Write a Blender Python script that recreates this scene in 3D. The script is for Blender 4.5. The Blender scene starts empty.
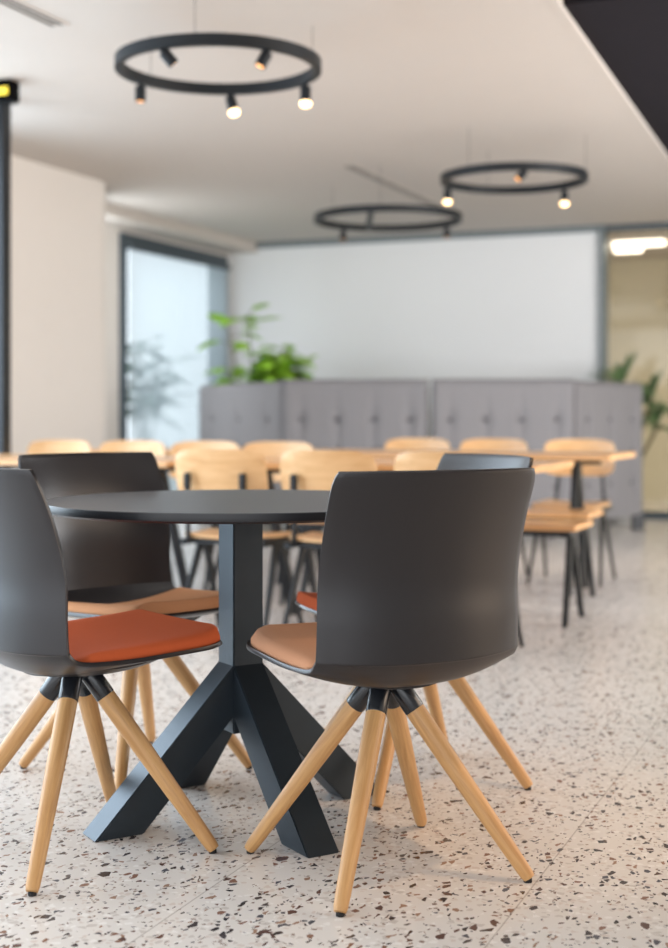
import bpy, bmesh, math, random
from mathutils import Vector, Matrix
random.seed(11)
C = bpy.context.scene.collection
PI = math.pi
ROOM = -0.3845                       # the room's axes: local x runs along the back wall, local y into the depth
cr, sr = math.cos(ROOM), math.sin(ROOM)
def W(q, p, z=0.0):                  # room coordinates -> world
    return Vector((cr*q - sr*p, sr*q + cr*p, z))

# ------------------------------------------------------------------ materials
def new_mat(name):
    m = bpy.data.materials.new(name); m.use_nodes = True
    nt = m.node_tree; b = nt.nodes['Principled BSDF']
    return m, nt, b
def lin(c):
    return tuple(((x/12.92) if x <= .04045 else ((x+.055)/1.055)**2.4) for x in c)
def rgb(r, g, b): return lin((r/255, g/255, b/255)) + (1,)
def plain(name, col, rough=.5, metal=0, noise=.06, scale=8, bump=0, bscale=200, spec=.5, coat=0, stretch=(1,1,1)):
    m, nt, b = new_mat(name)
    N = nt.nodes; L = nt.links
    tc = N.new('ShaderNodeTexCoord'); mp = N.new('ShaderNodeMapping'); mp.inputs['Scale'].default_value = stretch
    L.new(tc.outputs['Object'], mp.inputs[0])
    n = N.new('ShaderNodeTexNoise'); n.inputs['Scale'].default_value = scale; n.inputs['Detail'].default_value = 4
    L.new(mp.outputs[0], n.inputs['Vector'])
    mx = N.new('ShaderNodeMix'); mx.data_type = 'RGBA'
    mx.inputs[6].default_value = tuple(c*(1-noise) for c in col[:3]) + (1,)
    mx.inputs[7].default_value = tuple(min(1, c*(1+noise)) for c in col[:3]) + (1,)
    L.new(n.outputs['Fac'], mx.inputs[0]); L.new(mx.outputs[2], b.inputs['Base Color'])
    b.inputs['Roughness'].default_value = rough; b.inputs['Metallic'].default_value = metal
    b.inputs['Specular IOR Level'].default_value = spec
    if coat: b.inputs['Coat Weight'].default_value = coat; b.inputs['Coat Roughness'].default_value = .2
    if bump:
        n2 = N.new('ShaderNodeTexNoise'); n2.inputs['Scale'].default_value = bscale; n2.inputs['Detail'].default_value = 2
        L.new(mp.outputs[0], n2.inputs['Vector'])
        bp = N.new('ShaderNodeBump'); bp.inputs['Strength'].default_value = bump; bp.inputs['Distance'].default_value = .002
        L.new(n2.outputs['Fac'], bp.inputs['Height']); L.new(bp.outputs[0], b.inputs['Normal'])
    return m
def wood(name, c1, c2, stretch, rough=.45):
    m, nt, b = new_mat(name); N = nt.nodes; L = nt.links
    tc = N.new('ShaderNodeTexCoord'); mp = N.new('ShaderNodeMapping'); mp.inputs['Scale'].default_value = stretch
    oi = N.new('ShaderNodeObjectInfo'); ad = N.new('ShaderNodeVectorMath'); ad.operation = 'ADD'
    sc = N.new('ShaderNodeMath'); sc.operation = 'MULTIPLY'; sc.inputs[1].default_value = 13
    L.new(oi.outputs['Random'], sc.inputs[0])
    L.new(tc.outputs['Object'], mp.inputs[0]); L.new(mp.outputs[0], ad.inputs[0]); L.new(sc.outputs[0], ad.inputs[1])
    n = N.new('ShaderNodeTexNoise'); n.inputs['Scale'].default_value = 1; n.inputs['Detail'].default_value = 7; n.inputs['Roughness'].default_value = .65
    n.inputs['Distortion'].default_value = .6
    L.new(ad.outputs[0], n.inputs['Vector'])
    cr_ = N.new('ShaderNodeValToRGB'); e = cr_.color_ramp.elements
    e[0].position = .32; e[0].color = c2; e[1].position = .66; e[1].color = c1
    L.new(n.outputs['Fac'], cr_.inputs[0]); L.new(cr_.outputs[0], b.inputs['Base Color'])
    b.inputs['Roughness'].default_value = rough
    bp = N.new('ShaderNodeBump'); bp.inputs['Strength'].default_value = .15; bp.inputs['Distance'].default_value = .001
    L.new(n.outputs['Fac'], bp.inputs['Height']); L.new(bp.outputs[0], b.inputs['Normal'])
    return m
def emit(name, col, s):
    m, nt, b = new_mat(name); b.inputs['Base Color'].default_value = col
    b.inputs['Emission Color'].default_value = col; b.inputs['Emission Strength'].default_value = s
    return m
def glass_mat(name, tint, refl=.12):
    m, nt, b = new_mat(name); N = nt.nodes; L = nt.links; N.remove(b)
    t = N.new('ShaderNodeBsdfTransparent'); t.inputs[0].default_value = tint
    g = N.new('ShaderNodeBsdfGlossy'); g.inputs['Roughness'].default_value = .03
    lw = N.new('ShaderNodeLayerWeight'); lw.inputs[0].default_value = .5
    pw = N.new('ShaderNodeMath'); pw.operation = 'POWER'; pw.inputs[1].default_value = 5; L.new(lw.outputs['Facing'], pw.inputs[0])
    f = N.new('ShaderNodeMath'); f.operation = 'MULTIPLY_ADD'; f.inputs[1].default_value = .6; f.inputs[2].default_value = .035; L.new(pw.outputs[0], f.inputs[0])
    mx = N.new('ShaderNodeMixShader'); L.new(f.outputs[0], mx.inputs[0]); L.new(t.outputs[0], mx.inputs[1]); L.new(g.outputs[0], mx.inputs[2])
    L.new(mx.outputs[0], N['Material Output'].inputs[0])
    return m
def sheer_mat(name, col, alpha):
    m, nt, b = new_mat(name); N = nt.nodes; L = nt.links; N.remove(b)
    t = N.new('ShaderNodeBsdfTransparent'); d = N.new('ShaderNodeBsdfDiffuse'); d.inputs[0].default_value = col
    tr = N.new('ShaderNodeBsdfTranslucent'); tr.inputs[0].default_value = col
    a = N.new('ShaderNodeMixShader'); a.inputs[0].default_value = .6; L.new(d.outputs[0], a.inputs[1]); L.new(tr.outputs[0], a.inputs[2])
    mx = N.new('ShaderNodeMixShader'); mx.inputs[0].default_value = alpha
    L.new(t.outputs[0], mx.inputs[1]); L.new(a.outputs[0], mx.inputs[2]); L.new(mx.outputs[0], N['Material Output'].inputs[0])
    return m
def terrazzo():
    m, nt, b = new_mat('terrazzo'); N = nt.nodes; L = nt.links
    tc = N.new('ShaderNodeTexCoord')
    def mixc(fac, a, bb):
        mx = N.new('ShaderNodeMix'); mx.data_type = 'RGBA'
        if isinstance(fac, float): mx.inputs[0].default_value = fac
        else: L.new(fac, mx.inputs[0])
        if isinstance(a, tuple): mx.inputs[6].default_value = a
        else: L.new(a, mx.inputs[6])
        if isinstance(bb, tuple): mx.inputs[7].default_value = bb
        else: L.new(bb, mx.inputs[7])
        return mx.outputs[2]
    def math_(op, a, bb=None):
        n = N.new('ShaderNodeMath'); n.operation = op
        for i, v in enumerate((a, bb)):
            if v is None: continue
            if isinstance(v, (int, float)): n.inputs[i].default_value = v
            else: L.new(v, n.inputs[i])
        return n.outputs[0]
    big = N.new('ShaderNodeTexNoise'); big.inputs['Scale'].default_value = 1.7; big.inputs['Detail'].default_value = 3
    L.new(tc.outputs['Object'], big.inputs['Vector'])
    col = mixc(big.outputs['Fac'], rgb(222,216,210), rgb(234,229,224))
    warp = N.new('ShaderNodeTexNoise'); warp.inputs['Scale'].default_value = 60; warp.inputs['Detail'].default_value = 1
    L.new(tc.outputs['Object'], warp.inputs['Vector'])
    wv = N.new('ShaderNodeVectorMath'); wv.operation = 'SCALE'; wv.inputs['Scale'].default_value = .009
    L.new(warp.outputs['Color'], wv.inputs[0])
    wa = N.new('ShaderNodeVectorMath'); wa.operation = 'ADD'; L.new(tc.outputs['Object'], wa.inputs[0]); L.new(wv.outputs[0], wa.inputs[1])
    def layer(col, scale, present, edge, colors, off, stretch=(1,1,1), rot=0):
        mp = N.new('ShaderNodeMapping'); mp.inputs['Location'].default_value = (off, off*.7, 0); mp.inputs['Scale'].default_value = stretch
        mp.inputs['Rotation'].default_value = (0,0,rot)
        L.new(wa.outputs[0], mp.inputs[0])
        v1 = N.new('ShaderNodeTexVoronoi'); v1.voronoi_dimensions = '2D'; v1.inputs['Scale'].default_value = scale
        v2 = N.new('ShaderNodeTexVoronoi'); v2.voronoi_dimensions = '2D'; v2.feature = 'DISTANCE_TO_EDGE'; v2.inputs['Scale'].default_value = scale
        L.new(mp.outputs[0], v1.inputs['Vector']); L.new(mp.outputs[0], v2.inputs['Vector'])
        sx = N.new('ShaderNodeSeparateColor'); L.new(v1.outputs['Color'], sx.inputs[0])
        on = math_('LESS_THAN', sx.outputs[0], present)
        # chips of unequal size: the threshold on the edge distance varies by cell
        th = math_('ADD', math_('MULTIPLY', sx.outputs[1], .22), edge)
        ins = math_('GREATER_THAN', v2.outputs['Distance'], th)
        fac = math_('MULTIPLY', on, ins)
        rp = N.new('ShaderNodeValToRGB'); rp.color_ramp.interpolation = 'CONSTANT'
        els = rp.color_ramp.elements
        while len(els) < len(colors): els.new(.5)
        for i, c in enumerate(colors):
            els[i].position = i/len(colors); els[i].color = c
        L.new(sx.outputs[2], rp.inputs[0])
        return mixc(fac, col, rp.outputs[0])
    col = layer(col, 70, .45, .06, [rgb(206,198,192), rgb(240,236,232), rgb(216,204,196), rgb(228,222,218)], 3.1)
    col = layer(col, 130, .14, .10, [rgb(70,58,56), rgb(120,98,88), rgb(150,132,120), rgb(96,92,96)], 7.7, (1,.7,1), .6)
    col = layer(col, 72, .155, .09, [rgb(52,46,50), rgb(96,66,58), rgb(66,58,60), rgb(136,100,84), rgb(84,84,92), rgb(160,128,108)], 1.3, (1,.62,1), -.5)
    col = layer(col, 50, .05, .13, [rgb(50,46,50), rgb(92,66,60), rgb(74,68,70)], 5.2, (1,.6,1), .9)
    # joints running into the depth, 0.6 m apart
    sp = N.new('ShaderNodeSeparateXYZ'); L.new(tc.outputs['Object'], sp.inputs[0])
    w = math_('ABSOLUTE', math_('SUBTRACT', math_('FRACT', math_('DIVIDE', math_('ADD', sp.outputs[0], 60.69+.3), .6)), .5))
    j = math_('MULTIPLY', math_('LESS_THAN', w, .0028), .45)
    col = mixc(j, col, rgb(120,108,98))
    L.new(col, b.inputs['Base Color'])
    b.inputs['Roughness'].default_value = .24; b.inputs['Specular IOR Level'].default_value = .5
    return m

M = {}
M['floor'] = terrazzo()
M['ceiling'] = plain('ceiling_paint', rgb(190,182,174), .9, noise=.02)
M['wall'] = plain('wall_paint', rgb(214,208,201), .85, noise=.02, bump=.05)
M['screen'] = plain('board_white', rgb(226,227,227), .6, noise=.01)
M['trim'] = plain('grey_trim', rgb(70,80,86), .5, metal=.3)
M['trim_light'] = plain('light_grey_trim', rgb(112,120,122), .5, metal=.2)
M['black'] = plain('black_paint', rgb(12,12,13), .9, spec=.05)
M['soffit'] = plain('dark_soffit', rgb(38,36,40), .95, spec=.05)
M['shell'] = plain('dark_plastic', rgb(29,26,29), .36, noise=.04, bump=.06, bscale=900, spec=.6)
M['socket'] = plain('black_lacquered_steel', rgb(20,24,30), .25, spec=.5, coat=.25)
M['rubber'] = plain('rubber', rgb(18,18,20), .7)
M['steel'] = plain('powder_coated_steel', rgb(52,61,69), .38, metal=.55, noise=.08, scale=20, bump=.05, bscale=700)
M['top'] = plain('table_laminate', rgb(56,59,66), .34, noise=.04, bump=.03, bscale=600)
M['edge'] = plain('table_edge', rgb(30,31,35), .4)
M['pad_orange'] = plain('orange_wool', rgb(206,98,58), .95, noise=.1, scale=500, bump=.5, bscale=900, spec=.1)
M['pad_tan'] = plain('tan_wool', rgb(214,160,126), .95, noise=.08, scale=500, bump=.5, bscale=900, spec=.1)
M['pad_brown'] = plain('brown_wool', rgb(204,150,112), .95, noise=.08, scale=500, bump=.5, bscale=900, spec=.1)
M['oak_leg'] = wood('oak_leg', rgb(216,170,114), rgb(184,136,84), (70,70,5), .42)
M['ply'] = wood('oak_plywood', rgb(226,184,134), rgb(205,156,104), (3,30,30), .35)
M['ply_top'] = wood('oak_table', rgb(222,174,122), rgb(200,148,96), (2,25,25), .3)
M['frame'] = plain('black_sheet_steel', rgb(28,31,35), .4, metal=.3)
M['sofa'] = plain('grey_felt', rgb(133,131,133), .95, noise=.06, scale=300, bump=.3, bscale=500, spec=.1)
M['button'] = plain('felt_button', rgb(92,90,95), .95)
M['ring'] = plain('lamp_black', rgb(22,26,30), .5, spec=.3)
M['bulb'] = emit('bulb_glow', rgb(255,216,160), 5.0)
M['bulb_dim'] = emit('bulb_glow_soft', rgb(255,180,110), 1.2)
M['glass'] = glass_mat('clear_glass', (.93,.96,.96,1))
M['glass_warm'] = glass_mat('partition_glass', (.93,.93,.90,1))
M['sheer'] = sheer_mat('sheer_blind', rgb(200,212,218), .62)
M['leaf'] = plain('leaf_green', rgb(150,196,58), .45, noise=.5, scale=5)
M['leaf2'] = plain('palm_green', rgb(92,118,74), .5, noise=.3, scale=6)
M['leaf3'] = plain('garden_green', rgb(58,104,74), .6, noise=.3, scale=6)
M['stem'] = plain('stem_brown', rgb(92,84,56), .7)
M['pot'] = plain('grey_pot', rgb(150,148,145), .6)
M['soil'] = plain('soil', rgb(52,40,32), .95, noise=.3, scale=60)
M['beige'] = plain('beige_wall', rgb(212,203,182), .8, noise=.05, scale=1)
M['brown'] = wood('brown_cabinet', rgb(190,160,118), rgb(172,142,100), (3,3,20), .5)
M['tube'] = emit('tube_white', rgb(255,244,230), 3.2)
M['yellow'] = emit('yellow_strip', rgb(226,200,60), 1.0)
M['terrace'] = plain('terrace_stone', rgb(176,176,172), .8)

# ------------------------------------------------------------------ mesh helpers
def obj(name, bm, mat, parent=None, smooth=False, loc=None, rotz=None):
    me = bpy.data.meshes.new(name)
    bmesh.ops.recalc_face_normals(bm, faces=bm.faces[:])
    bm.to_mesh(me); bm.free()
    if smooth:
        for f in me.polygons: f.use_smooth = True
    if mat: me.materials.append(mat)
    o = bpy.data.objects.new(name, me); C.objects.link(o)
    if parent: o.parent = parent
    if loc is not None: o.location = loc
    if rotz is not None: o.rotation_euler = (0, 0, rotz)
    return o
def thing(name, label, cat, loc=(0,0,0), rotz=0, group=None):
    o = bpy.data.objects.new(name, None); C.objects.link(o); o.empty_display_size = .1
    o.location = loc; o.rotation_euler = (0,0,rotz); o['label'] = label; o['category'] = cat
    if group: o['group'] = group
    return o
def tag(o, label, cat, group=None):
    o['label'] = label; o['category'] = cat
    if group: o['group'] = group
    return o
def dup(root, loc, rotz, label=None):
    r = root.copy(); C.objects.link(r); r.location = loc; r.rotation_euler = (0,0,rotz)
    if label: r['label'] = label
    def rec(src, dst):
        for ch in list(src.children):
            c = ch.copy(); C.objects.link(c); c.parent = dst; rec(ch, c)
    rec(root, r)
    return r
def box(bm, x0, x1, y0, y1, z0, z1, bev=0):
    vs = [bm.verts.new(p) for p in ((x0,y0,z0),(x1,y0,z0),(x1,y1,z0),(x0,y1,z0),(x0,y0,z1),(x1,y0,z1),(x1,y1,z1),(x0,y1,z1))]
    fs = [bm.faces.new([vs[i] for i in f]) for f in ((3,2,1,0),(4,5,6,7),(0,1,5,4),(1,2,6,5),(2,3,7,6),(3,0,4,7))]
    if bev:
        es = list({e for f in fs for e in f.edges})
        bmesh.ops.bevel(bm, geom=es, offset=bev, segments=2, affect='EDGES', clamp_overlap=True)
    return bm
def rbox(*a, bev=0): return box(bmesh.new(), *a, bev=bev)
def prism(bm, poly, axis_fn, a, b):
    """extrude a closed polygon; axis_fn(u,v,w) gives the point"""
    A = [bm.verts.new(axis_fn(u, v, a)) for u, v in poly]; B = [bm.verts.new(axis_fn(u, v, b)) for u, v in poly]
    n = len(poly)
    bm.faces.new(A); bm.faces.new(B[::-1])
    for i in range(n): bm.faces.new((A[i], B[i], B[(i+1)%n], A[(i+1)%n]))
    return bm
def tube(bm, pts, rads, seg=16, cap=True):
    pts = [Vector(p) for p in pts]; rings = []
    if isinstance(rads, (int, float)): rads = [rads]*len(pts)
    up = None
    for i, p in enumerate(pts):
        d = (pts[min(i+1, len(pts)-1)] - pts[max(i-1, 0)]).normalized()
        if up is None:
            up = d.orthogonal().normalized()
        up = (up - d*up.dot(d)).normalized(); s = d.cross(up)
        rings.append([bm.verts.new(p + (up*math.cos(2*PI*k/seg) + s*math.sin(2*PI*k/seg))*rads[i]) for k in range(seg)])
    for a, b in zip(rings, rings[1:]):
        for k in range(seg): bm.faces.new((a[k], a[(k+1)%seg], b[(k+1)%seg], b[k]))
    if cap: bm.faces.new(rings[0][::-1]); bm.faces.new(rings[-1])
    return bm
def lathe(bm, prof, seg=32):
    rings = []
    for r, z in prof:
        rings.append([bm.verts.new((r*math.cos(2*PI*k/seg), r*math.sin(2*PI*k/seg), z)) for k in range(seg)] if r > 1e-6 else [bm.verts.new((0,0,z))])
    for a, b in zip(rings, rings[1:]):
        for k in range(seg):
            k2 = (k+1) % seg
            if len(a) == 1 and len(b) == 1: continue
            if len(a) == 1: bm.faces.new((a[0], b[k2], b[k]))
            elif len(b) == 1: bm.faces.new((a[k], a[k2], b[0]))
            else: bm.faces.new((a[k], a[k2], b[k2], b[k]))
    return bm
def crom(pts, t):
    """Catmull-Rom through tuples, t in 0..1"""
    n = len(pts) - 1; s = min(t*n, n - 1e-9); i = int(s); f = s - i
    g = lambda k: pts[max(0, min(n, k))]
    p0, p1, p2, p3 = g(i-1), g(i), g(i+1), g(i+2)
    return tuple(.5*((2*b) + (-a+c)*f + (2*a-5*b+4*c-d)*f*f + (-a+3*b-3*c+d)*f**3) for a, b, c, d in zip(p0, p1, p2, p3))
def autosmooth(o, ang=35):
    me = o.data
    for f in me.polygons: f.use_smooth = True
    bm = bmesh.new(); bm.from_mesh(me)
    for e in bm.edges:
        e.smooth = not (len(e.link_faces) == 2 and e.calc_face_angle(0) > math.radians(ang))
    bm.to_mesh(me); bm.free()

# ------------------------------------------------------------------ the setting
def struct(name, bm, mat, rot=True, parent=None):
    o = obj(name, bm, mat, parent, rotz=ROOM if rot else None)
    if parent is None: o['kind'] = 'structure'
    return o
HC = 2.72
struct('floor', rbox(-6.6, 3.2, -3.0, 16.4, -.12, 0), M['floor'])
def edge_q(p): return -1.365 - .0309*(p-6.13)
def plate(name, x0, x1, p0, p1, z0, z1, mat):
    """a slab between x0(p) and x1(p)"""
    f0 = x0 if callable(x0) else (lambda p: x0); f1 = x1 if callable(x1) else (lambda p: x1)
    return struct(name, prism(bmesh.new(), [(f0(p0), p0), (f1(p0), p0), (f1(p1), p1), (f0(p1), p1)], lambda u, v, w: (u, v, w), z0, z1), mat)
plate('ceiling', -6.6, lambda p: edge_q(p)-.04, -3.0, 13.16, HC, HC+.2, M['ceiling'])
plate('ceiling_soffit', edge_q, 3.2, 6.02, 16.4, HC+.02, HC+.3, M['soffit'])
plate('ceiling_void', edge_q, 3.2, -3.0, 6.0, HC+.12, HC+.3, M['black'])
plate('trim_1', lambda p: edge_q(p)-.04, edge_q, -3.0, 13.16, HC-.002, HC+.3, M['ceiling'])
# left side: blunt wall end, return, window wall
bm = bmesh.new(); prof = [(-6.44, 7.4), (-5.59, 7.4), (-5.59, 9.14)]
for k in range(7):
    a = k/6*PI/2; prof.append((-5.79 + .2*math.cos(a), 9.14 + .2*math.sin(a)))
prof += [(-6.44, 9.34)]
prism(bm, prof, lambda u, v, w: (u, v, w), 0, HC)
o = struct('wall_left', bm, M['wall']); autosmooth(o, 30)
struct('wall_left.001', rbox(-6.60, -6.44, 9.1, 10.82, 0, HC), M['wall'])
bm = bmesh.new(); box(bm, -6.60, -6.44, 10.82, 12.92, 2.58, HC); box(bm, -6.60, -6.44, 12.92, 13.16, 0, HC)
struct('wall_left.002', bm, M['wall'])
struct('trim_2', rbox(-6.44, -6.10, 9.34, 13.0, 2.62, HC), M['ceiling'])
# near left: glazed front, mostly outside the picture
w2 = struct('window_2', rbox(-5.64, -5.59, .3, 7.4, 0, .12), M['trim'])
bm = bmesh.new()
for k in range(5): box(bm, -5.64, -5.56, .3+k*1.76, .36+k*1.76, .12, HC)
box(bm, -5.64, -5.56, .3, 7.4, HC-.1, HC)
struct('window_frame', bm, M['trim'], rot=False, parent=w2)
struct('window_pane', rbox(-5.625, -5.615, .36, 7.36, .12, HC-.1), M['glass'], rot=False, parent=w2)
# window in view
w1 = struct('window_1', rbox(-6.56, -6.42, 10.82, 12.92, 0, .06), M['trim'])
bm = bmesh.new(); box(bm, -6.56, -6.40, 10.82, 12.92, 2.48, 2.58); box(bm, -6.56, -6.40, 12.78, 12.92, .06, 2.48); box(bm, -6.56, -6.40, 10.82, 10.90, .06, 2.48)
struct('window_frame', bm, M['trim'], rot=False, parent=w1)
struct('window_pane', rbox(-6.545, -6.535, 10.86, 12.8, .06, 2.5), M['glass'], rot=False, parent=w1)
# back wall with its dark head trim, and the glazed partition to the right of it
struct('wall_back', rbox(-6.60, -2.585, 13.0, 13.16, 0, HC), M['screen'])
struct('trim_3', rbox(-6.10, -2.585, 12.95, 13.0, HC-.06, HC), M['trim_light'])
struct('trim_4', rbox(-2.585, -2.54, 12.94, 13.16, 0, HC), M['trim_light'])
w3 = struct('window_3', rbox(-2.54, 3.1, 13.0, 13.08, 0, .07), M['trim'])
bm = bmesh.new(); box(bm, -2.54, 3.1, 13.0, 13.08, HC-.06, HC); box(bm, -.55, -.50, 13.0, 13.08, .07, HC-.06); box(bm, 1.0, 1.05, 13.0, 13.08, .07, HC-.06)
struct('window_frame', bm, M['trim'], rot=False, parent=w3)
struct('window_pane', rbox(-2.54, 3.1, 13.03, 13.042, .07, HC-.06), M['glass_warm'], rot=False, parent=w3)
# the room behind the partition
struct('wall_far', rbox(-3.2, 3.2, 16.2, 16.4, 0, HC+.02), M['beige'])
struct('wall_right', rbox(3.1, 3.3, -3.0, 16.4, 0, HC+.3), M['wall'])
struct('wall_side', rbox(-3.3, -3.1, 13.16, 16.4, 0, HC+.02), M['beige'])
struct('ceiling_far', rbox(-3.2, -1.7, 13.16, 16.4, HC+.02, HC+.2), M['ceiling'])
struct('ground', rbox(-16, -6.6, 6, 22, -.2, -.02), M['terrace'])

# ------------------------------------------------------------------ the swivel-free shell chairs round the black table
CEN = [(.270,.452),(.255,.443),(.205,.431),(.11,.420),(0,.411),(-.085,.405),(-.140,.412),(-.176,.436),(-.2035,.464),(-.208,.474),(-.209,.54),(-.208,.63),(-.230,.74),(-.270,.846)]
EDG = [(.252,.455),(.242,.454),(.195,.450),(.11,.447),(.02,.444),(-.05,.445),(-.100,.448),(-.128,.455),(-.1425,.470),(-.1455,.480),(-.148,.54),(-.150,.63),(-.178,.74),(-.222,.846)]
WID = [.186,.210,.228,.233,.235,.236,.236,.235,.234,.233,.232,.231,.231,.232]
PROF = [c + e + (w,) for c, e, w in zip(CEN, EDG, WID)]
def shell_pt(u, t, lift=0.0):
    cy, cz, ey, ez, w = crom(PROF, t)
    k = abs(u)**2.3
    return Vector((u*w, cy + (ey-cy)*k, cz + (ez-cz)*k + lift))
def make_shell():
    bm = bmesh.new(); NU, NV = 30, 78; g = []
    for j in range(NV+1):
        t = j/NV; row = []
        for i in range(NU+1):
            u = -1 + 2*i/NU
            p = shell_pt(u, t)
            if t > .965:                         # softened top corners
                f = (t-.965)/.035; p.x *= 1 - .045*f*f*abs(u)
            row.append(bm.verts.new(p))
        g.append(row)
    for j in range(NV):
        for i in range(NU): bm.faces.new((g[j][i], g[j][i+1], g[j+1][i+1], g[j+1][i]))
    bmesh.ops.recalc_face_normals(bm, faces=bm.faces[:])
    return bm
def make_pad():
    bm = bmesh.new(); NU, NV = 28, 40; T0, T1 = .012, .44
    top, bot = [], []
    for j in range(NV+1):
        a = j/NV; t = T0 + (T1-T0)*a; rt, rb = [], []
        for i in range(NU+1):
            u = (-1 + 2*i/NU); v = a*2-1
            p = shell_pt(u*.955, t)
            e = max(abs(u)**9, abs(v)**12 if v < 0 else abs(v)**4)
            h = .012 + .027*(1-e)**.6 if e < 1 else .012
            rt.append(bm.verts.new(p + Vector((0,0,h)))); rb.append(bm.verts.new(p + Vector((0,0,.0035))))
        top.append(rt); bot.append(rb)
    for j in range(NV):
        for i in range(NU):
            bm.faces.new((top[j][i], top[j][i+1], top[j+1][i+1], top[j+1][i]))
            bm.faces.new((bot[j+1][i], bot[j+1][i+1], bot[j][i+1], bot[j][i]))
    for j in range(NV):
        bm.faces.new((bot[j][0], top[j][0], top[j+1][0], bot[j+1][0])); bm.faces.new((top[j][NU], bot[j][NU], bot[j+1][NU], top[j+1][NU]))
    for i in range(NU):
        bm.faces.new((top[0][i], bot[0][i], bot[0][i+1], top[0][i+1])); bm.faces.new((bot[NV][i], top[NV][i], top[NV][i+1], bot[NV][i+1]))
    return bm
def make_shell_chair(label, padmat):
    t = thing('shell_chair', label, 'chair', group='shell chairs round the black table')
    s = obj('shell', make_shell(), M['shell'], t, smooth=True); autosmooth(s, 14)
    so = s.modifiers.new('thickness', 'SOLIDIFY'); so.thickness = .009; so.offset = 0
    bv = s.modifiers.new('edge', 'BEVEL'); bv.width = .0025; bv.segments = 2; bv.limit_method = 'ANGLE'; bv.angle_limit = math.radians(50)
    obj('seat_pad', make_pad(), padmat, t, smooth=True)
    # carrier plate under the seat
    bm = bmesh.new()
    prof = [(.0,.380),(.038,.380),(.042,.384),(.044,.396),(.0,.396)]
    lathe(bm, prof, 28)
    o = obj('hub', bm, M['socket'], t); autosmooth(o)
    bm = bmesh.new()
    pts = []
    for sx in (-1, 1):
        rows = []
    NU, NV = 12, 12; g = []; gb = []
    for j in range(NV+1):
        v = -1 + 2*j/NV; r1, r2 = [], []
        for i in range(NU+1):
            u = -1 + 2*i/NU
            x = u*.150*(1-.12*v*v); y = .02 + v*.135*(1-.1*u*u)
            sag = .030*(abs(u)**2.2) + .012*v*v
            r1.append(bm.verts.new((x, y, .384+sag))); r2.append(bm.verts.new((x, y, .400+sag)))
        g.append(r1); gb.append(r2)
    for j in range(NV):
        for i in range(NU):
            bm.faces.new((g[j][i], g[j+1][i], g[j+1][i+1], g[j][i+1])); bm.faces.new((gb[j][i], gb[j][i+1], gb[j+1][i+1], gb[j+1][i]))
    for j in range(NV):
        bm.faces.new((g[j][0], gb[j][0], gb[j+1][0], g[j+1][0])); bm.faces.new((g[j][NU], g[j+1][NU], gb[j+1][NU], gb[j][NU]))
    for i in range(NU):
        bm.faces.new((g[0][i], g[0][i+1], gb[0][i+1], gb[0][i])); bm.faces.new((g[NV][i], gb[NV][i], gb[NV][i+1], g[NV][i+1]))
    o = obj('carrier_plate', bm, M['shell'], t); autosmooth(o)
    A = Vector((.022, 0, .396)); B = Vector((.309, 0, .006)); ln = (B-A).length; ang = math.atan2(B.x-A.x, A.z-B.z)
    for k in range(4):
        az = PI/4 + k*PI/2
        mw = Matrix.Rotation(az, 4, 'Z') @ Matrix.Translation(A) @ Matrix.Rotation(-ang, 4, 'Y')   # local -z runs down the leg
        bm = bmesh.new()
        lathe(bm, [(0,-.070),(.0212,-.070),(.0212,-.10),(.0203,-.2),(.0180,-.32),(.0152,-ln+.035),(.0143,-ln+.012),(.0122,-ln+.003),(0,-ln)], 20)
        lg = obj('leg', bm, M['oak_leg'], t, smooth=True); autosmooth(lg, 40); lg.matrix_local = mw
        bm = bmesh.new(); lathe(bm, [(0,-.0),(.0215,0),(.0222,-.003),(.0222,-.072),(.0212,-.074),(0,-.074)], 24)
        sk = obj('socket', bm, M['socket'], t); autosmooth(sk, 40); sk.matrix_local = mw
        bm = bmesh.new(); lathe(bm, [(0,0),(.0085,0),(.009,.002),(.0085,.010),(0,.010)], 16)
        fc = obj('foot_cap', bm, M['rubber'], lg, smooth=True)
        fc.matrix_local = mw.inverted() @ Matrix.Translation(Matrix.Rotation(az, 4, 'Z') @ Vector((.304, 0, 0)))
    return t
def face(o, c, f):
    o.location = (c[0], c[1], 0); o.rotation_euler = (0, 0, math.atan2(-f[0], f[1]))
ca = make_shell_chair('large dark shell chair with tan seat pad, back turned, right of the round table', M['pad_tan'])
face(ca, (.107, 2.955), (-.45, .89))
cb = make_shell_chair('dark shell chair with bright orange seat pad cut off by the left picture edge', M['pad_orange'])
face(cb, (-.567, 3.083), (.78, .63))
cc = make_shell_chair('dark shell chair with brown seat pad on the far left side of the round table', M['pad_brown'])
face(cc, (-.534, 3.78), (.707, -.707))
cd = make_shell_chair('dark shell chair with orange pad mostly hidden behind the large tan-padded chair', M['pad_orange'])
face(cd, (.208, 3.67), (-.9, -.42))

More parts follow.
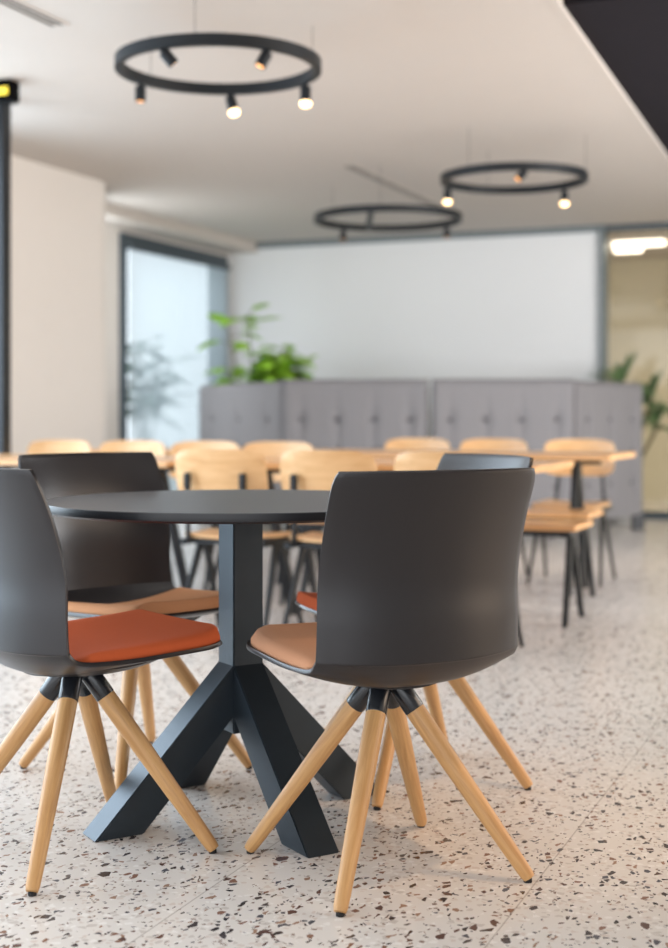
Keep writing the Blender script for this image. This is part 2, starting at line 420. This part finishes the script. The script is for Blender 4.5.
# ------------------------------------------------------------------ black round table
TA = math.atan2(-.175, -.285)
tb = thing('round_table', 'round dark grey table on a square column with four splayed steel legs', 'table', (-.224, 3.36, 0), TA)
bm = bmesh.new(); lathe(bm, [(0,.728),(.462,.728),(.470,.733),(.4715,.740),(.4705,.7495),(.4685,.7508),(0,.7508)], 128)
o = obj('tabletop', bm, M['top'], tb); autosmooth(o, 25)
o.data.materials.append(M['edge'])
for f in o.data.polygons:
    if f.normal.z < .5: f.material_index = 1
bm = rbox(-.04, .04, -.04, .04, .20, .722, bev=.003); obj('column', bm, M['steel'], tb)
bm = rbox(-.17, .17, -.17, .17, .718, .728, bev=.002); obj('top_plate', bm, M['steel'], tb)
for k in range(4):
    bm = bmesh.new()
    prism(bm, [(.388,0),(.270,0),(.0,.282),(.0,.403)], lambda u, v, w: (u, w, v), -.0402, .0402)
    bmesh.ops.bevel(bm, geom=bm.edges[:], offset=.0025, segments=2, affect='EDGES')
    l = obj('leg', bm, M['steel'], tb); l.rotation_euler = (0, 0, k*PI/2)

# ------------------------------------------------------------------ oak plywood chairs
def curved_panel(w, h, th, sag, lean, cx, y0, z0, rad, nu=20, nv=12):
    """backrest: rounded rectangle bowed round the sitter, leaning back"""
    bm = bmesh.new(); F, B = [], []
    for j in range(nv+1):
        b = -1 + 2*j/nv; rf, rb = [], []
        for i in range(nu+1):
            a = -1 + 2*i/nu
            hw = w/2; hh = h/2
            # round the corners with a superellipse squeeze
            sx = a*hw*(1 - .10*abs(b)**5); sz = b*hh*(1 - .16*abs(a)**5)
            y = y0 + sag*(a*a) - lean*(sz+hh)
            rf.append(bm.verts.new((cx+sx, y, z0+hh+sz))); rb.append(bm.verts.new((cx+sx, y-th, z0+hh+sz)))
        F.append(rf); B.append(rb)
    for j in range(nv):
        for i in range(nu):
            bm.faces.new((F[j][i], F[j][i+1], F[j+1][i+1], F[j+1][i])); bm.faces.new((B[j+1][i], B[j+1][i+1], B[j][i+1], B[j][i]))
    for j in range(nv):
        bm.faces.new((B[j][0], F[j][0], F[j+1][0], B[j+1][0])); bm.faces.new((F[j][nu], B[j][nu], B[j+1][nu], F[j+1][nu]))
    for i in range(nu):
        bm.faces.new((F[0][i], B[0][i], B[0][i+1], F[0][i+1])); bm.faces.new((B[nv][i], F[nv][i], F[nv][i+1], B[nv][i+1]))
    return bm
def blade(bm, a, b, wa, wb, th, n):
    """a tapering flat steel blade from a to b; n is the width direction"""
    a, b, n = Vector(a), Vector(b), Vector(n).normalized(); d = (b-a).normalized(); s = d.cross(n).normalized()
    v = []
    for p, w in ((a, wa), (b, wb)):
        for su, sn in ((-1,-1),(1,-1),(1,1),(-1,1)): v.append(bm.verts.new(p + s*th/2*su + n*w/2*sn))
    for f in ((3,2,1,0),(4,5,6,7),(0,1,5,4),(1,2,6,5),(2,3,7,6),(3,0,4,7)): bm.faces.new([v[i] for i in f])
def make_oak_chair():
    t = thing('oak_chair', 'x', 'chair')
    # seat: plywood with rounded corners, dipped in the middle, rolled front
    bm = bmesh.new(); NU = 18; NV = 18; T, Bt = [], []
    for j in range(NV+1):
        b = -1 + 2*j/NV; r1, r2 = [], []
        for i in range(NU+1):
            a = -1 + 2*i/NU
            x = a*.205*(1 - .12*abs(b)**5 + .02*b); y = b*.20*(1-.12*abs(a)**5)
            z = .452 + .010*a*a - .012*math.cos(b*1.3) - (.02*max(0, b-.6)**2/.16)
            r1.append(bm.verts.new((x, y, z))); r2.append(bm.verts.new((x, y, z-.011)))
        T.append(r1); Bt.append(r2)
    for j in range(NV):
        for i in range(NU):
            bm.faces.new((T[j][i], T[j][i+1], T[j+1][i+1], T[j+1][i])); bm.faces.new((Bt[j+1][i], Bt[j+1][i+1], Bt[j][i+1], Bt[j][i]))
    for j in range(NV):
        bm.faces.new((Bt[j][0], T[j][0], T[j+1][0], Bt[j+1][0])); bm.faces.new((T[j][NU], Bt[j][NU], Bt[j+1][NU], T[j+1][NU]))
    for i in range(NU):
        bm.faces.new((T[0][i], Bt[0][i], Bt[0][i+1], T[0][i+1])); bm.faces.new((Bt[NV][i], T[NV][i], T[NV][i+1], Bt[NV][i+1]))
    o = obj('seat', bm, M['ply'], t); autosmooth(o, 40)
    o = obj('backrest', curved_panel(.42, .215, .010, .045, .22, 0, -.205, .598, .05), M['ply'], t); autosmooth(o, 40)
    bm = bmesh.new()
    box(bm, -.185, .185, -.165, -.135, .412, .430); box(bm, -.185, .185, .12, .15, .406, .426)
    for s in (-1, 1): box(bm, s*.185-.013, s*.185+.013, -.185, .17, .408, .432)
    obj('seat_frame', bm, M['frame'], t)
    for s in (-1, 1):
        bm = bmesh.new()
        blade(bm, (s*.178, 0.02, .415), (s*.205, .21, .0), .052, .020, .014, (0,1,0)); obj('leg', bm, M['frame'], t)
        bm = bmesh.new()
        blade(bm, (s*.178, -.02, .415), (s*.205, -.22, .0), .052, .020, .014, (0,1,0)); obj('leg', bm, M['frame'], t)
        bm = bmesh.new()
        tube(bm, [(s*.165,-.14,.422),(s*.150,-.185,.428),(s*.142,-.212,.455),(s*.136,-.222,.52),(s*.13,-.232,.60),(s*.128,-.250,.70)], [.011,.011,.011,.010,.010,.010], 10)
        obj('back_post', bm, M['frame'], t, smooth=True)
        bm = rbox(s*.128-.012, s*.128+.012, -.262, -.232, .645, .715, bev=.004); obj('bracket', bm, M['frame'], t)
    return t
GRP = 'oak plywood chairs at the oak tables'
oak = make_oak_chair(); oak['group'] = GRP
first = [True]
def place_oak(q, p, away, label):
    loc = W(q, p); rz = ROOM if away else ROOM + PI
    if first[0]:
        first[0] = False; oak.location = loc; oak.rotation_euler = (0,0,rz); oak['label'] = label; return oak
    return dup(oak, loc, rz, label)
def q_at(px, p):                       # where the sight line through a picture column crosses a row
    k = (px-334)/1400; D = p/(cr - 0*k + 0) if False else p/(.927 + .375*k)
    return (.927*k - .375)*D
place_oak(-2.63, 5.43, True, 'oak plywood chair, back turned, seen just above and left of the table column')
place_oak(-2.145, 5.43, True, 'oak plywood chair, back turned, between table column and large tan-padded chair')
place_oak(-1.65, 5.43, True, 'oak plywood chair, back turned, behind the large dark chair with the tan pad')
L4 = ['leftmost far-side oak chair, above the left end of the brown-padded chair',
      'far-side oak chair, second from left, below the near edge of the blinds window',
      'far-side oak chair, third from left, in front of the window blinds',
      'far-side oak chair, fourth from left, before the left sofa wing']
for px, lb in zip((57, 130, 203, 276), L4):
    place_oak(q_at(px, 6.80), 6.62, False, lb)
L3 = ['rearmost oak chair facing the camera, before the gap between the two grey sofas',
      'rearmost oak chair facing the camera, before the middle of the right grey sofa',
      'rearmost oak chair facing the camera at the far right, before the right sofa wing']
for q, lb in zip((-2.755, -2.27, -1.75), L3): place_oak(q, 7.97, False, lb)

def oak_table(q0, q1, p0, p1, label, sp=None):
    cq, cp = (q0+q1)/2, (p0+p1)/2; hl, hw = (q1-q0)/2, (p1-p0)/2
    t = thing('oak_table', label, 'table', W(cq, cp), ROOM, 'long oak tables')
    obj('tabletop', rbox(-hl, hl, -hw, hw, .722, .75, bev=.005), M['ply_top'], t)
    bm = bmesh.new(); box(bm, -hl+.12, hl-.12, -.02, .02, .690, .722)
    for s in (-1, 1): box(bm, s*(hl-.25)-.02, s*(hl-.25)+.02, -hw+.06, hw-.06, .695, .722)
    obj('underframe', bm, M['frame'], t)
    for s in (-1, 1):
        for v in (-1, 1):
            bm = bmesh.new(); blade(bm, (s*(hl-.25), v*.015, .70), (s*(hl-.25), v*(sp or hw-.06), .0), .05, .03, .035, (0,1,0)); obj('leg', bm, M['frame'], t)
    return t
oak_table(-2.95, -1.35, 5.45, 6.20, 'long oak table the near row of oak chairs is pushed up to')
oak_table(-4.60, -3.00, 5.45, 6.20, 'oak table at the far left behind the brown-padded chair')
oak_table(-2.97, -1.37, 7.12, 7.88, 'oak table in front of the right grey sofa, its dark leg visible at the right', .20)
oak_table(-4.60, -3.00, 7.15, 7.90, 'oak table behind the left far row of chairs, before the window')
def bench(q0, q1, p0, p1, label):
    cq, cp = (q0+q1)/2, (p0+p1)/2; hl, hw = (q1-q0)/2, (p1-p0)/2
    t = thing('oak_bench', label, 'bench', W(cq, cp), ROOM, 'backless oak benches')
    obj('seat', rbox(-hl, hl, -hw, hw, .432, .456, bev=.004), M['ply_top'], t)
    bm = bmesh.new(); box(bm, -hl+.03, hl-.03, -hw+.03, -hw+.06, .408, .432); box(bm, -hl+.03, hl-.03, hw-.06, hw-.03, .408, .432)
    for s in (-1, 1): box(bm, s*(hl-.06)-.02, s*(hl-.06)+.02, -hw+.03, hw-.03, .402, .432)
    obj('underframe', bm, M['frame'], t)
    for s in (-1, 1):
        for v in (-1, 1):
            bm = bmesh.new(); blade(bm, (s*(hl-.06), v*.02, .41), (s*(hl-.05), v*(hw-.02), .0), .05, .024, .024, (0,1,0)); obj('leg', bm, M['frame'], t)
    return t
bench(-2.75, -1.35, 6.21, 6.61, 'backless oak bench with black legs, nearer of the two at the right')
bench(-2.85, -1.45, 6.98, 7.36, 'backless oak bench under the rear oak table, beyond the nearer bench')

# ------------------------------------------------------------------ high-backed grey sofas
def pxD(px, D, z=0): return Vector(((px-334)/1400*D, D, z))
def sofa_panel(name, a, b, away, th, z0, z1, parent, nb):
    """upholstered standing panel from a to b (plan), with dimpled tufting; away = direction of the far side"""
    a, b = Vector((a.x, a.y, 0)), Vector((b.x, b.y, 0)); d = b-a; Ln = d.length; d.normalize()
    n = Vector((-d.y, d.x, 0));  n = n if n.dot(away) > 0 else -n
    NU, NV = 60, 30; bm = bmesh.new()
    tuft = [((k+.5)/nb, zz) for k in range(nb) for zz in (.40, .66, .92)]
    R = .03
    F, B = [], []
    for j in range(NV+1):
        zz = z0 + (z1-z0)*j/NV; f, bb = [], []
        for i in range(NU+1):
            s = i/NU; x = s*Ln; dep = 0
            for tu, tz in tuft:
                r2 = (x-tu*Ln)**2 + (zz-tz)**2; dep += .026*math.exp(-r2/.0016) + .016*math.exp(-((x-tu*Ln)**2)/.0009 - (zz-tz)**2/.03)
            e = min(x, Ln-x, z1-zz); rr = .035
            rnd = 0 if e > rr else rr - math.sqrt(max(0, rr*rr-(rr-e)**2))
            f.append(bm.verts.new(a + d*x + n*(dep+rnd) + Vector((0,0,zz)))); bb.append(bm.verts.new(a + d*x + n*(th-rnd*.8) + Vector((0,0,zz))))
        F.append(f); B.append(bb)
    for j in range(NV):
        for i in range(NU):
            bm.faces.new((F[j][i], F[j][i+1], F[j+1][i+1], F[j+1][i])); bm.faces.new((B[j+1][i], B[j+1][i+1], B[j][i+1], B[j][i]))
    for j in range(NV):
        bm.faces.new((B[j][0], F[j][0], F[j+1][0], B[j+1][0])); bm.faces.new((F[j][NU], B[j][NU], B[j+1][NU], F[j+1][NU]))
    for i in range(NU):
        bm.faces.new((F[0][i], B[0][i], B[0][i+1], F[0][i+1])); bm.faces.new((B[NV][i], F[NV][i], F[NV][i+1], B[NV][i+1]))
    o = obj(name, bm, M['sofa'], parent, smooth=True); autosmooth(o, 50)
    for tu, tz in tuft:
        bm = bmesh.new(); lathe(bm, [(0,-.004),(.014,-.003),(.016,.003),(.01,.009),(0,.011)], 12)
        u = obj('button', bm, M['button'], o, smooth=True)
        u.matrix_local = Matrix.Translation(a + d*tu*Ln + n*.020 + Vector((0,0,tz))) @ Vector((0,0,1)).rotation_difference(-n).to_matrix().to_4x4()
    return n
def sofa(label, A, B, wingA, wingB, nb, nw):
    t = thing('high_back_sofa', label, 'sofa', (0,0,0), 0, 'high-backed grey sofas')
    away = Vector((.1, 1, 0))
    n = sofa_panel('back_panel', A, B, away, .10, .13, 1.235, t, nb)
    wa, wb = wingA, wingB
    sofa_panel('side_panel', wa, wb, Vector((-1 if wb.x < B.x else 1, 0, 0))*-1 if False else Vector((0,1,0)), .09, .13, 1.225, t, nw)
    # seat on the far side of the back
    d = (B-A); Ln = d.length; d = d.normalized()
    c = (A+B)/2 + n*.42; ang = math.atan2(d.y, d.x)
    s = obj('seat', rbox(-Ln/2+.06, Ln/2-.06, -.30, .30, .16, .44, bev=.04), M['sofa'], t); s.location = (c.x, c.y, 0); s.rotation_euler = (0,0,ang)
    for sx in (-1, 1):
        for sy in (-1, 1):
            l = obj('leg', rbox(-.03, .03, -.03, .03, 0, .17, bev=.005), M['frame'], t)
            p = c + d*sx*(Ln/2-.14) + n*sy*.22; l.location = (p.x, p.y, 0); l.rotation_euler = (0,0,ang)
    e = wb if (wb-c).length > (wa-c).length else wa; m_ = e*.92 + (wa+wb-e)*.08
    l = obj('leg', rbox(-.05, .05, -.04, .04, 0, .14, bev=.005), M['frame'], t); l.location = (m_.x, m_.y+.05, 0)
    return t
sofa('grey buttoned high-backed sofa at the left, leafy plant behind it', pxD(283, 10.9), pxD(428, 10.75), pxD(198, 12.6), pxD(281, 11.0), 4, 3)
sofa('grey buttoned high-backed sofa at the right, palm behind its wing', pxD(433, 10.7), pxD(575, 10.75), pxD(578, 10.85), pxD(644, 11.7), 4, 3)

# ------------------------------------------------------------------ ring lamps
def ring_lamp(label, c, R, spots, wires, hub=False, h=.05, cross=False):
    t = thing('ring_lamp', label, 'lamp', c, 0, 'black ring lamps')
    bm = bmesh.new(); n = 96; rs = []
    for k in range(n):
        a = 2*PI*k/n; ca_, sa_ = math.cos(a), math.sin(a)
        rs.append([bm.verts.new((r*ca_, r*sa_, z)) for r, z in ((R-.016,-h/2),(R+.016,-h/2),(R+.016,h/2),(R-.016,h/2))])
    for k in range(n):
        A, B = rs[k], rs[(k+1)%n]
        for j in range(4): bm.faces.new((A[j], A[(j+1)%4], B[(j+1)%4], B[j]))
    o = obj('ring', bm, M['ring'], t); autosmooth(o, 40)
    if cross:
        e = R*math.sqrt(1-cross*cross)-.01; bm = bmesh.new(); tube(bm, [(cross*R, -e, 0), (cross*R, e, 0)], .024, 10); obj('crossbar', bm, M['ring'], t)
    for (az, tilt, taz, lit) in spots:
        base = Vector((math.cos(az)*R, math.sin(az)*R, -h/2))
        d = Vector((math.sin(tilt)*math.cos(taz), math.sin(tilt)*math.sin(taz), -math.cos(tilt)))
        m4 = Matrix.Translation(base) @ Vector((0,0,-1)).rotation_difference(d).to_matrix().to_4x4()
        bm = bmesh.new(); lathe(bm, [(0,.0),(.012,.0),(.012,-.012),(.024,-.014),(.025,-.018),(.025,-.080),(.022,-.082),(.020,-.076),(0,-.076)], 20)
        s = obj('spot_head', bm, M['ring'], t); autosmooth(s); s.matrix_local = m4
        bm = bmesh.new(); lathe(bm, [(0,-.076),(.019,-.077),(.027,-.088),(.023,-.104),(0,-.112)] if lit else [(0,-.0765),(.019,-.077),(.017,-.081),(0,-.083)], 16)
        b = obj('bulb', bm, M['bulb'] if lit else M['bulb_dim'], s, smooth=True)
        if lit:
            ld = bpy.data.lights.new('spot_glow', 'SPOT'); ld.energy = 25; ld.color = (1,.72,.45); ld.spot_size = 1.1; ld.spot_blend = .8; ld.shadow_soft_size = .03
            lo = bpy.data.objects.new('spot_glow', ld); C.objects.link(lo); lo.parent = s; lo.location = (0,0,-.12)
    for az in wires:
        bm = bmesh.new(); x, y = math.cos(az)*R, math.sin(az)*R
        tube(bm, [(x, y, h/2), (x, y, HC-c[2])], .0013, 6); obj('wire', bm, M['ring'], t)
    return t
rad = math.radians
ring_lamp('largest black ring lamp with five small spots, at the upper left', pxD(218.5, 6.2, 2.50), .44,
          [(rad(149),0,0,0), (rad(-118),.75,rad(20),0), (rad(88),.3,rad(-30),1), (rad(-57),.5,rad(200),0), (rad(30),0,0,1)],
          [rad(20), rad(140), rad(262)])
ring_lamp('black ring lamp with a crossbar, hanging lowest, before the white wall', pxD(388, 10.4, 2.415), .535,
          [(rad(128),0,0,0), (rad(31),0,0,0)], [rad(20), rad(140), rad(262)], cross=-.25)
ring_lamp('black ring lamp with three lit spots, at the right near the dark soffit', pxD(514, 8.9, 2.457), .45,
          [(rad(155),0,0,1), (rad(36),0,0,1), (rad(-88),.8,rad(200),0)], [rad(105), rad(225), rad(345)])

# ------------------------------------------------------------------ small ceiling things
def slot(q, p0, p1, label):
    t = thing('slot_diffuser', label, 'vent', W(q, (p0+p1)/2, HC), ROOM, 'ceiling slot diffusers'); h = (p1-p0)/2
    bm = bmesh.new(); box(bm, -.05, -.035, -h, h, -.006, 0); box(bm, .035, .05, -h, h, -.006, 0); box(bm, -.007, .007, -h, h, -.006, 0); box(bm, -.05, .05, -h-.012, -h, -.006, 0); box(bm, -.05, .05, h, h+.012, -.006, 0)
    obj('frame', bm, M['ceiling'], t)
    obj('slot_opening', rbox(-.035, .035, -h, h, -.002, .0), M['black'], t)
slot(-3.53, 2.4, 5.40, 'narrow slot diffuser in the ceiling at the top left corner')
slot(-3.62, 9.2, 11.5, 'narrow slot diffuser in the ceiling above the middle ring lamp')
# steel column at the left picture edge, with a small yellow-lit sign box at its head
cp = pxD(2, 7.85)
colm = thing('steel_column', 'dark steel column running floor to ceiling at the left edge', 'column', (cp.x-.005, cp.y, 0), ROOM)
obj('shaft', rbox(-.04, .04, -.04, .04, .012, HC-.012, bev=.004), M['frame'], colm)
obj('base_plate', rbox(-.07, .07, -.07, .07, 0, .012), M['trim'], colm)
obj('head_plate', rbox(-.07, .07, -.07, .07, HC-.012, HC), M['trim'], colm)
sp_ = pxD(3, 7.4)
sb = thing('ceiling_lamp', 'small black ceiling lamp with a yellow strip beside the steel column', 'lamp', (sp_.x, sp_.y, HC), ROOM)
obj('housing', rbox(-.10, .075, -.05, .05, -.11, 0, bev=.008), M['black'], sb)
obj('light_strip', rbox(-.09, .065, -.056, -.048, -.085, -.045, bev=.002), M['yellow'], sb)

# ------------------------------------------------------------------ blinds
bl = thing('vertical_blinds', 'pale sheer vertical blinds hanging in the left window', 'blinds', W(-6.35, 11.84, 0), ROOM)
obj('head_rail', rbox(-.02, .03, -1.0, .99, 2.43, 2.475, bev=.003), M['trim'], bl)
bm = bmesh.new(); k = -.93
while k < 1.0:
    a = .12; ca_, sa_ = math.cos(a)*.064, math.sin(a)*.03
    v = [bm.verts.new(p) for p in ((-sa_, k-ca_, .08), (sa_, k+ca_, .08), (sa_, k+ca_, 2.43), (-sa_, k-ca_, 2.43))]
    bm.faces.new(v); k += .108
obj('slats', bm, M['sheer'], bl)

# ------------------------------------------------------------------ plants
def leaf(bm, base, d, up, L_, Wd, droop, nseg=7):
    d = Vector(d).normalized(); up = Vector(up); s = d.cross(up)
    s = s.normalized() if s.length > 1e-3 else Vector((1,0,0)); p = Vector(base); rows = []
    for i in range(nseg+1):
        t = i/nseg; w = Wd*math.sin(PI*min(1, t**.75*.98+.02))/2
        nrm = s.cross(d).normalized()
        rows.append((bm.verts.new(p - s*w - nrm*w*.25), bm.verts.new(p), bm.verts.new(p + s*w - nrm*w*.25)))
        p = p + d*L_/nseg; d = (d + Vector((0,0,-droop/nseg))).normalized()
    for a, b in zip(rows, rows[1:]):
        bm.faces.new((a[0], a[1], b[1], b[0])); bm.faces.new((a[1], a[2], b[2], b[1]))
def pot(t, r, h):
    bm = bmesh.new(); lathe(bm, [(0,0),(r*.78,0),(r*.82,.01),(r,h-.01),(r,h),(r*.93,h),(r*.92,h-.04),(0,h-.04)], 32); o = obj('pot', bm, M['pot'], t); autosmooth(o)
    bm = bmesh.new(); lathe(bm, [(0,h-.03),(r*.915,h-.035),(r*.915,h-.045),(0,h-.045)], 24); obj('soil', bm, M['soil'], t)
def leafy(label, loc, stems, lmat, pr=.2, ph=.42, LL=(.16,.28), WW=.12):
    t = thing('potted_plant', label, 'plant', loc); pot(t, pr, ph)
    fb = bmesh.new(); sb_ = bmesh.new()
    for (x, y, top, nl, spread) in stems:
        pts = [Vector((0,0,ph-.05)) + (Vector((x, y, top)) - Vector((0,0,ph-.05)))*k/6 + Vector((math.sin(k)*.012, math.cos(k*1.3)*.012, 0))*(k > 0) for k in range(7)]
        tube(sb_, pts, [.012-.0012*k for k in range(7)], 8)
        for k in range(nl):
            f = 1 - (k/nl)*spread; i = min(5, int(f*6)); b = pts[i].lerp(pts[i+1], f*6-i)
            a = k*2.4 + x*7; el = random.uniform(.05, .9)
            d = Vector((math.cos(a)*math.cos(el), math.sin(a)*math.cos(el), math.sin(el)))
            tip = b + d*random.uniform(.04, .12); tube(sb_, [b, tip], .004, 6)
            leaf(fb, tip, d, (0,0,1), random.uniform(*LL), WW*random.uniform(.7, 1.2), random.uniform(.8, 1.8))
    obj('stem', sb_, M['stem'], t, smooth=True); obj('foliage', fb, lmat, t, smooth=True)
    return t
leafy('bright green broad-leaved plant behind the left sofa before the white wall', pxD(262, 12.9),
      [(.20,0,1.55,24,.35), (.08,.1,1.45,18,.3), (.30,.05,1.38,24,.3), (.16,-.08,1.42,22,.3), (-.12,-.05,1.88,6,.12), (-.30,.0,1.72,5,.2), (-.30,.05,1.35,8,.2), (.15,-.1,1.25,16,.3)], M['leaf'], LL=(.2,.34), WW=.17)
gp = pxD(143, 13.2); gw = W(-7.35, 12.85)
leafy('dark green plant outside the left window, seen through the blinds', (gw.x, gw.y, -.02),
      [(0,0,1.75,22,.5), (.25,.1,1.5,22,.5), (-.25,-.1,1.6,22,.5), (.1,-.2,1.3,20,.5), (-.1,.2,1.2,20,.4)], M['leaf3'], .3, .5, (.2,.34), .15)
def palm(label, loc, crowns, seed):
    random.seed(seed)
    t = thing('potted_palm', label, 'plant', loc); pot(t, .2, .45)
    fb = bmesh.new(); sb_ = bmesh.new()
    for (cx, cy, h, n, L_) in crowns:
        top = Vector((cx, cy, h)); tube(sb_, [(0,0,.4), (cx*.5, cy*.5, h*.62), top], [.022,.018,.015], 8)
        for k in range(n):
            a = k*2.399 + .3; el = -.1 + 1.45*((k*.618) % 1)
            dd = Vector((math.cos(a)*math.cos(el), math.sin(a)*math.cos(el), math.sin(el)))
            tube(sb_, [top, top+dd*.06], .004, 5)
            leaf(fb, top+dd*.05, dd, (0,0,1), L_*random.uniform(.8, 1.15), .045, 1.5*random.uniform(.7, 1.2), 8)
    obj('stem', sb_, M['stem'], t, smooth=True); obj('foliage', fb, M['leaf2'], t, smooth=True)
palm('green potted palm between the right sofa wing and the glass', pxD(619, 12.3), [(.03, 0, 1.20, 40, .34), (.27, 0, 1.04, 44, .34), (.32,-.05,.84,24,.28)], 3)

# ------------------------------------------------------------------ beyond the partition
def tube_lamp(q0, q1, p, z, label):
    t = thing('linear_lamp', label, 'lamp', W((q0+q1)/2, p, z), ROOM, 'linear lamps behind the glass'); h = (q1-q0)/2
    bm = bmesh.new(); box(bm, -h, h, -.02, .02, .018, .05, bev=.005); obj('housing', bm, M['ceiling'], t)
    obj('diffuser', rbox(-h, h, -.035, .035, -.035, .018, bev=.015), M['tube'], t)
    bm = bmesh.new()
    for s in (-1, 1): tube(bm, [(s*h*.8, 0, .05), (s*h*.8, 0, HC+.02-z)], .003, 6)
    obj('wire', bm, M['ring'], t)
tube_lamp(-2.54, -2.03, 13.30, 2.58, 'longer glowing white linear lamp behind the glass at the right')
tube_lamp(-2.56, -2.28, 13.50, 2.55, 'shorter glowing white linear lamp below the longer one')
cab = thing('wall_cabinet', 'light brown wall cabinet in the room behind the glass', 'cabinet', W(-.95, 15.98, 2.05), ROOM)
obj('carcass', rbox(-1.2, 1.2, -.2, .2, 0, .6, bev=.006), M['brown'], cab)
for k in range(3): obj('door', rbox(-1.18+k*.79, -.41+k*.79, -.222, -.201, .02, .58, bev=.004), M['brown'], cab)

# ------------------------------------------------------------------ light
def area(name, loc, tgt, sx, sy, e, col):
    ld = bpy.data.lights.new(name, 'AREA'); ld.shape = 'RECTANGLE'; ld.size = sx; ld.size_y = sy; ld.energy = e; ld.color = col
    o = bpy.data.objects.new(name, ld); C.objects.link(o); o.location = loc
    o.rotation_euler = (Vector(tgt)-Vector(loc)).to_track_quat('-Z', 'Y').to_euler(); return o
area('daylight_left', W(-5.5, 3.8, 1.45), W(0, 3.8, .5), 6.6, 2.3, 265, (.70,.85,1))
area('fill_rear', W(-6.38, 9.95, 1.5), W(-5.0, 11.2, 1.3), .9, 2.2, 45, (.86,.94,1))  # added fill hidden behind the blunt wall end, brightens the left sofa wing
area('warm_right', W(2.9, 5.0, 1.5), W(-3, 6, .4), 4, 2.0, 125, (1,.76,.56))
area('fill_right', W(2.9, 8.6, 1.5), W(-4, 12.2, 1.8), 6, 2.2, 560, (.97,.98,1))  # added fill before the solid right wall, lifts sofas and back wall
area('daylight_front', W(-1.5, -2.6, 1.6), W(-1.5, 5, 1.3), 7, 2.4, 45, (1,.97,.94))
area('fill_overhead', W(-2.2, 2.2, HC-.02), W(-2.2, 2.21, 0), 5, 3.2, 40, (1,.96,.92))  # added unseen fill over the near floor, no fitting modelled there
area('back_room_light', W(.5, 14.6, 2.6), W(.5, 14.61, 0), 3, 2, 110, (1,.93,.82))
ld = bpy.data.lights.new('warm_downlight', 'SPOT'); ld.energy = 95; ld.color = (1,.62,.34); ld.spot_size = .62; ld.spot_blend = 1; ld.shadow_soft_size = .05
lo = bpy.data.objects.new('warm_downlight', ld); C.objects.link(lo); lo.location = (1.1, 2.6, 2.75)
lo.rotation_euler = (Vector((.42,3.35,0))-lo.location).to_track_quat('-Z', 'Y').to_euler()

wd = bpy.data.worlds.new('sky'); bpy.context.scene.world = wd; wd.use_nodes = True
bg = wd.node_tree.nodes['Background']; bg.inputs[0].default_value = (.88,.93,1,1); bg.inputs[1].default_value = 2.1

# ------------------------------------------------------------------ camera
cd_ = bpy.data.cameras.new('camera'); cam = bpy.data.objects.new('camera', cd_); C.objects.link(cam)
cam.location = (0, 0, .953); cam.rotation_euler = (PI/2, 0, 0)
cd_.sensor_fit = 'VERTICAL'; cd_.sensor_height = 36; cd_.sensor_width = 24; cd_.lens = 1400/948*36
cd_.shift_y = -58.5/948; cd_.clip_end = 60
cd_.dof.use_dof = True; cd_.dof.focus_distance = 2.95; cd_.dof.aperture_fstop = 2.2
bpy.context.scene.camera = cam
sc = bpy.context.scene
sc.view_settings.view_transform = 'Standard'; sc.view_settings.look = 'None'; sc.view_settings.exposure = 0.0
